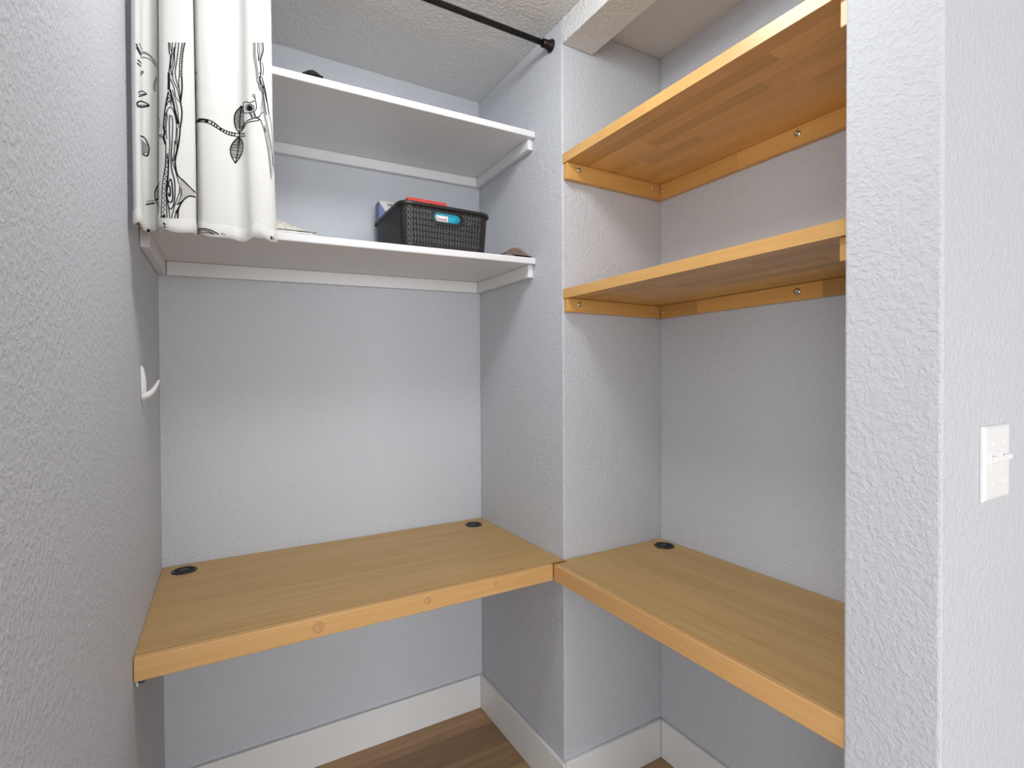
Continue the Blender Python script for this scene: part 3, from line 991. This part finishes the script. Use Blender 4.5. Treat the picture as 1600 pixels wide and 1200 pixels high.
# ------------------------------------------------------------------ basket on the lower shelf
bx0, bx1, by0, by1 = .598, .882, -.388, -.112
bz0 = s2top(.74, -.25) + .0045
bh = .121
bk = thing('woven_basket', 'black woven plastic basket with an oval handle slot on the white shelf', 'basket', ((bx0 + bx1) / 2, (by0 + by1) / 2, bz0))
hx, hy = (bx1 - bx0) / 2, (by1 - by0) / 2
RC = .030


def rounded(hx, hy, r, n):
    """n points evenly along a rounded rectangle, starting at the front centre and going right"""
    segs = []
    per = []
    ln = [hx - r, math.pi * r / 2, 2 * (hy - r), math.pi * r / 2, 2 * (hx - r), math.pi * r / 2, 2 * (hy - r), math.pi * r / 2, hx - r]
    tot = sum(ln)
    out = []
    for k in range(n):
        s = tot * k / n
        i = 0
        while s > ln[i]:
            s -= ln[i]
            i += 1
        if i == 0: out.append((s, -hy))
        elif i == 1: a = -math.pi / 2 + s / r; out.append((hx - r + r * math.cos(a), -hy + r + r * math.sin(a)))
        elif i == 2: out.append((hx, -hy + r + s))
        elif i == 3: a = s / r; out.append((hx - r + r * math.cos(a), hy - r + r * math.sin(a)))
        elif i == 4: out.append((hx - r - s, hy))
        elif i == 5: a = math.pi / 2 + s / r; out.append((-hx + r + r * math.cos(a), hy - r + r * math.sin(a)))
        elif i == 6: out.append((-hx, hy - r - s))
        elif i == 7: a = math.pi + s / r; out.append((-hx + r + r * math.cos(a), -hy + r + r * math.sin(a)))
        else: out.append((-hx + r + s, -hy))
    return out


NC, NR = 112, 13
zr0, zr1 = .006, .112


def wall_p(k, z, out=0.0):
    """point on the basket wall at column k (may be fractional), height z"""
    tp = .007 * (1 - z / bh)
    k0 = int(math.floor(k))
    f = k - k0
    P_ = RR[k0 % NC]
    Q_ = RR[(k0 + 1) % NC]
    x, y = P_[0] + (Q_[0] - P_[0]) * f, P_[1] + (Q_[1] - P_[1]) * f
    sx, sy = (hx - tp) / hx, (hy - tp) / hy
    l_ = math.hypot(x / hx, y / hy)
    ox = x / hx / l_ if abs(x) > hx - RC else 0
    oy = y / hy / l_ if abs(y) > hy - RC else 0
    ll = math.hypot(ox, oy) or 1
    return Vector((x * sx + out * ox / ll, y * sy + out * oy / ll, z))


RR = rounded(hx, hy, RC, NC)
slot_half, slot_z, slot_h = .041, .089, .0125      # oval handle slot, centred on the front and back


def in_slot(x, z, grow=0.0):
    a = max(abs(x) - (slot_half - slot_h), 0)
    return math.hypot(a, z - slot_z) < slot_h + grow


bm = bmesh.new()
cache = {}
dz = (zr1 - zr0) / NR


def vtx(k2, r2, out):
    """shared vertex on a half-step lattice"""
    key = (k2 % (2 * NC), r2)
    if key not in cache:
        z = zr0 + dz * r2 / 2
        cache[key] = bm.verts.new(wall_p(k2 / 2, z, out))
    return cache[key]


for r in range(NR):
    for k in range(NC):
        c = wall_p(k + .5, zr0 + dz * (r + .5))
        if abs(c.x) < .06 and abs(abs(c.y) - hy) < .03 and in_slot(c.x, c.z, .004):
            continue
        # one woven cell: raised slanting strand around a small open diamond
        a = [vtx(2 * k, 2 * r, .0), vtx(2 * k + 2, 2 * r, .0), vtx(2 * k + 2, 2 * r + 2, .0), vtx(2 * k, 2 * r + 2, .0)]
        s = 1 if (r + k) % 2 else -1
        mids = [vtx(2 * k + 1, 2 * r, .0012), vtx(2 * k + 2, 2 * r + 1, .0), vtx(2 * k + 1, 2 * r + 2, .0012), vtx(2 * k, 2 * r + 1, .0)]
        zc_ = zr0 + dz * (r + .5)
        hole = []
        hu, hv = (.42, .2) if r == NR - 1 and k % 2 else (.19, .22)      # longer openings in the row below the rim
        for q, (dk, dq) in enumerate(((0, -hv), (hu, -.1 * s), (0, hv), (-hu, .1 * s))):
            hole.append(bm.verts.new(wall_p(k + .5 + dk + .2 * (1 if r % 2 else -1), zc_ + dz * dq, .0012 if q % 2 == 0 else .0002)))
        for q in range(4):
            bm.faces.new((a[q], mids[q], hole[q], hole[(q - 1) % 4], mids[(q - 1) % 4]))
ws = mesh_obj('woven_wall', bm, M_BASKET, bk)
ws.modifiers.new('thickness', 'SOLIDIFY').thickness = .0018
# slot frames
for side in (-1, 1):
    bm = bmesh.new()
    ring_pts = []
    n = 36
    for q in range(n):
        a = 2 * math.pi * q / n
        cx_ = (slot_half - slot_h) * (1 if math.cos(a) >= 0 else -1)
        x = cx_ + (slot_h + .001) * math.cos(a)
        z = slot_z + (slot_h + .001) * math.sin(a)
        ring_pts.append((x, z))
    prev = first = None
    for x, z in ring_pts + ring_pts[:1]:
        tp = .007 * (1 - z / bh)
        yb = side * (hy - tp)
        cdir = Vector((x - max(-(slot_half - slot_h), min(slot_half - slot_h, x)), 0, z - slot_z)).normalized()
        c = Vector((x, yb, z))
        prof = [c + Vector((0, side * .003, 0)), c + cdir * .0095 + Vector((0, side * .0022, 0)), c + cdir * .0095 - Vector((0, side * .0015, 0)), c - Vector((0, side * .003, 0))]
        vs = [bm.verts.new(p) for p in prof]
        if prev:
            for q in range(4):
                bm.faces.new((prev[q], prev[(q + 1) % 4], vs[(q + 1) % 4], vs[q]))
        prev = vs
    bmesh.ops.remove_doubles(bm, verts=bm.verts, dist=1e-6)
    mesh_obj('handle_slot', bm, M_BASKET, bk)
# rim: rolled lip
bm = bmesh.new()
prev = first = None
pr_ = [(-.003, .108), (-.003, bh), (.0015, bh + .0025), (.006, bh), (.0075, .113), (.005, .112), (.0035, .116), (.0, .114), (.0, .108)]
for k in range(NC + 1):
    c0 = RR[k % NC]
    vs = [bm.verts.new(wall_p(k % NC, z, out)) for out, z in pr_]
    if prev:
        for q in range(len(pr_)):
            q2 = (q + 1) % len(pr_)
            bm.faces.new((prev[q], prev[q2], vs[q2], vs[q]))
    prev = vs
bmesh.ops.remove_doubles(bm, verts=bm.verts, dist=1e-6)
mesh_obj('rim', bm, M_BASKET, bk, True)
bm = bmesh.new()
lo = [bm.verts.new(wall_p(k, .0)) for k in range(NC)]
hi = [bm.verts.new(wall_p(k, .007)) for k in range(NC)]
bm.faces.new(lo[::-1])
bm.faces.new(hi)
for k in range(NC):
    bm.faces.new((lo[k], lo[(k + 1) % NC], hi[(k + 1) % NC], hi[k]))
mesh_obj('base', bm, M_BASKET, bk)

# things in the basket
fz = bz0 + .0076
M_BLUE = plain('blue_card', (.13, .17, .33), .5)
M_CARD = plain('pale_card', (.60, .59, .56), .6)
M_REDC = plain('red_card', (.62, .045, .035), .45)
M_TEAL = plain('teal_card', (.03, .42, .58), .45)
M_GREYINK = plain('grey_lettering', (.12, .12, .12), .7)
M_REDINK = plain('red_lettering', (.6, .06, .05), .7)

cb = thing('carton', 'blue and white cardboard carton standing behind the black basket', 'box', (.666, -.067, s2top(.666, -.067) + .0022))
bm = bmesh.new()
add_box(bm, -.044, .044, -.022, .022, 0, .214)
mesh_obj('body', bm, M_CARD, cb, bevel=.0008)
bm = bmesh.new()
v = [bm.verts.new(p) for p in ((-.0445, -.0226, .001), (.012, -.0226, .001), (.012, -.0226, .130), (-.0445, -.0226, .210))]
bm.faces.new(v)
v = [bm.verts.new(p) for p in ((-.0446, .0222, .001), (-.0446, -.0226, .001), (-.0446, -.0226, .210), (-.0446, .0222, .210))]
bm.faces.new(v)
bl = mesh_obj('blue_print', bm, M_BLUE, cb)
bm = bmesh.new()
for k in range(7):
    add_box(bm, -.016 + k * .006, -.0118 + k * .006, -.0228, -.0222, .200, .208)
mesh_obj('lettering', bm, M_GREYINK, cb)
bm = bmesh.new()
add_box(bm, -.0405, -.0375, -.0232, -.0226, .150, .161)
add_box(bm, -.036, -.033, -.0232, -.0226, .146, .156)
mesh_obj('small_mark', bm, M_CARD, cb)

M_DKC = plain('dark_card', (.05, .045, .045), .6)
rb = thing('red_box', 'red-lidded flat box standing in the black basket behind the rim', 'box', (.735, -.222, fz))
bm = bmesh.new()
add_box(bm, -.064, .064, -.016, .016, 0, .174)
mesh_obj('body', bm, M_DKC, rb, bevel=.001)
bm = bmesh.new()
add_box(bm, -.066, .066, -.018, .018, .160, .1785)
mesh_obj('lid', bm, M_REDC, rb, bevel=.001)

tb = thing('teal_box', 'teal packet behind the handle slot of the black basket', 'box', (.752, -.335, fz))
bm = bmesh.new()
add_box(bm, -.075, .075, -.018, .018, 0, .064)
mesh_obj('body', bm, M_DKC, tb, bevel=.002)
bm = bmesh.new()
add_box(bm, -.075, .075, -.018, .018, .0642, .108)
mesh_obj('teal_band', bm, M_TEAL, tb, bevel=.002)
bm = bmesh.new()
add_box(bm, -.034, .004, -.0186, -.018, .080, .098)
lb = mesh_obj('label_patch', bm, plain('white_label', (.85, .83, .82), .6), tb)
bm = bmesh.new()
for k, hgt in enumerate((.010, .006, .007, .006, .009)):
    add_box(bm, -.031 + k * .0066, -.0292 + k * .0066, -.0190, -.0186, .083, .083 + hgt)
    add_box(bm, -.031 + k * .0066, -.0268 + k * .0066, -.0190, -.0186, .083 + hgt * .5, .0845 + hgt * .5)
mesh_obj('lettering', bm, M_REDINK, tb)

wr = thing('wire_stalk', 'thin grey wire sticking up out of the black basket', 'wire', (.792, -.16, fz))
bm = bmesh.new()
tube(bm, catmull([(0, 0, 0), (.004, 0, .06), (.002, .0, .12), (.001, 0, .16), (-.006, 0, .188)], 14), .0011, 6)
mesh_obj('strand', bm, plain('grey_wire', (.16, .16, .17), .4), wr, True)

# ------------------------------------------------------------------ crinkled plastic bag on a white sheet
def zs(x, y):
    return s2top(x, y) + .0028


pb = thing('paper_sheet', 'white folded paper lying under the crinkled plastic bag', 'paper', (.29, -.33, zs(.29, -.33)))
o_ = world_loc(pb)
bm = bmesh.new()
for q in range(3):
    n = 14
    prev = None
    for k in range(n):
        x = .13 + (.372 - .006 * q - .13) * k / (n - 1)
        zz = .0006 + q * .0022 + .0009 * math.sin(k * 1.3 + q)
        col = [bm.verts.new(Vector((x, y, zs(x, y) + zz)) - o_) for y in (-.398 + .004 * q, -.33, -.27)]
        if prev:
            for s in range(2):
                bm.faces.new((prev[s], col[s], col[s + 1], prev[s + 1]))
        prev = col
p_ = mesh_obj('sheets', bm, plain('white_paper', (.80, .80, .78), .7), pb, True)
p_.modifiers.new('thickness', 'SOLIDIFY').thickness = .0012

cm, nt, b = mat('clear_crinkled_plastic')
b.inputs['Base Color'].default_value = (.78, .75, .66, 1)
b.inputs['Roughness'].default_value = .18
b.inputs['Transmission Weight'].default_value = .25
b.inputs['IOR'].default_value = 1.3
tc = nd(nt, 'ShaderNodeTexCoord')
v1 = nd(nt, 'ShaderNodeTexVoronoi')
v1.inputs['Scale'].default_value = 110
nt.links.new(tc.outputs['Object'], v1.inputs['Vector'])
bp = nd(nt, 'ShaderNodeBump')
bp.inputs['Strength'].default_value = .8
bp.inputs['Distance'].default_value = .003
nt.links.new(v1.outputs['Distance'], bp.inputs['Height'])
nt.links.new(bp.outputs['Normal'], b.inputs['Normal'])
pl = thing('plastic_bag', 'crumpled clear plastic bag on the lower white shelf beside the curtain', 'plastic bag', (.28, -.33, zs(.28, -.33) + .008))
o_ = world_loc(pl)
bm = bmesh.new()
rnd = random.Random(5)
NX, NY = 46, 22
g2 = []
for j in range(NY):
    rowv = []
    for i in range(NX):
        fx, fy = i / (NX - 1), j / (NY - 1)
        x = .14 + .232 * fx
        y = -.392 + .115 * fy
        env = math.sin(math.pi * min(1, fy * 1.02)) ** .6 * (1 - fx ** 2.2) ** .8 * min(1, fx * 6 + .2)
        h = env * (.066 * (1 - .5 * fx) + rnd.uniform(-.008, .008))
        rowv.append(bm.verts.new(Vector((x + rnd.uniform(-.0015, .0015), y + rnd.uniform(-.0015, .0015), zs(x, y) + .0085 + max(0, h))) - o_))
    g2.append(rowv)
for j in range(NY - 1):
    for i in range(NX - 1):
        bm.faces.new((g2[j][i], g2[j][i + 1], g2[j + 1][i + 1], g2[j + 1][i]))
mesh_obj('film', bm, cm, pl)


# ------------------------------------------------------------------ woven brown mats
def woven_mat(label, x0, x1, yc, depth, rise, topf, m_dark, m_trim):
    t = thing('woven_mat', label, 'mat', ((x0 + x1) / 2, yc, topf((x0 + x1) / 2, yc) + .0028))
    o_ = world_loc(t)
    N1, N2 = 34, 14

    def P_(fx, fy, lift=0.0):
        x = x0 + (x1 - x0) * fx
        hump = math.sin(math.pi * fx) ** 1.25 * (1 - .35 * fy)
        y = yc - depth / 2 + depth * fy
        return Vector((x, y, topf(x, y) + .0032 + rise * hump + lift)) - o_
    bm = bmesh.new()
    gr = [[bm.verts.new(P_(i / (N1 - 1), j / (N2 - 1))) for i in range(N1)] for j in range(N2)]
    for j in range(N2 - 1):
        for i in range(N1 - 1):
            bm.faces.new((gr[j][i], gr[j][i + 1], gr[j + 1][i + 1], gr[j + 1][i]))
    # the front hangs down to the shelf as a flap with slanting ribs
    fl = [[bm.verts.new(P_(i / (N1 - 1), 0) * 1.0 + Vector((0, -.002 * q, -rise * math.sin(math.pi * i / (N1 - 1)) ** 1.25 * q / 4))) for i in range(N1)] for q in range(5)]
    for q in range(4):
        for i in range(N1 - 1):
            bm.faces.new((fl[q][i], fl[q][i + 1], fl[q + 1][i + 1], fl[q + 1][i]))
    mesh_obj('weave', bm, m_dark, t, True).modifiers.new('thickness', 'SOLIDIFY').thickness = .001
    bm = bmesh.new()
    for k in range(16):
        a = .14 + .8 * k / 16
        pts = []
        for q in range(6):
            fx = min(.97, a + .022 * (1 - q / 5) * 3 - .02)
            hgt = rise * math.sin(math.pi * fx) ** 1.25
            p = P_(fx, 0)
            pts.append(p + Vector((0, -.002 * (5 - q) / 5 * 4 - .0012, -hgt * (5 - q) / 5)))
        if (pts[0] - pts[-1]).length > .002:
            tube(bm, pts, .0008, 5)
    mesh_obj('ribs', bm, m_trim, t, True)
    bm = bmesh.new()
    tube(bm, [P_(i / 33, 0, .0008) for i in range(34)], .0013, 6)
    mesh_obj('edge_binding', bm, m_trim, t, True)
    return t


M_BROWN = plain('brown_weave', (.085, .055, .042), .7)
M_TAN = plain('tan_weave', (.36, .27, .22), .7)
M_DKW = plain('charcoal_weave', (.03, .028, .026), .7)
woven_mat('brown woven mat curling up at the right end of the lower white shelf', .915, 1.026, -.372, .05, .024, s2top, M_BROWN, M_TAN)
woven_mat('dark woven mat just showing over the edge of the upper white shelf', .338, .388, -.372, .05, .0125, s1top, M_DKW, M_DKW)
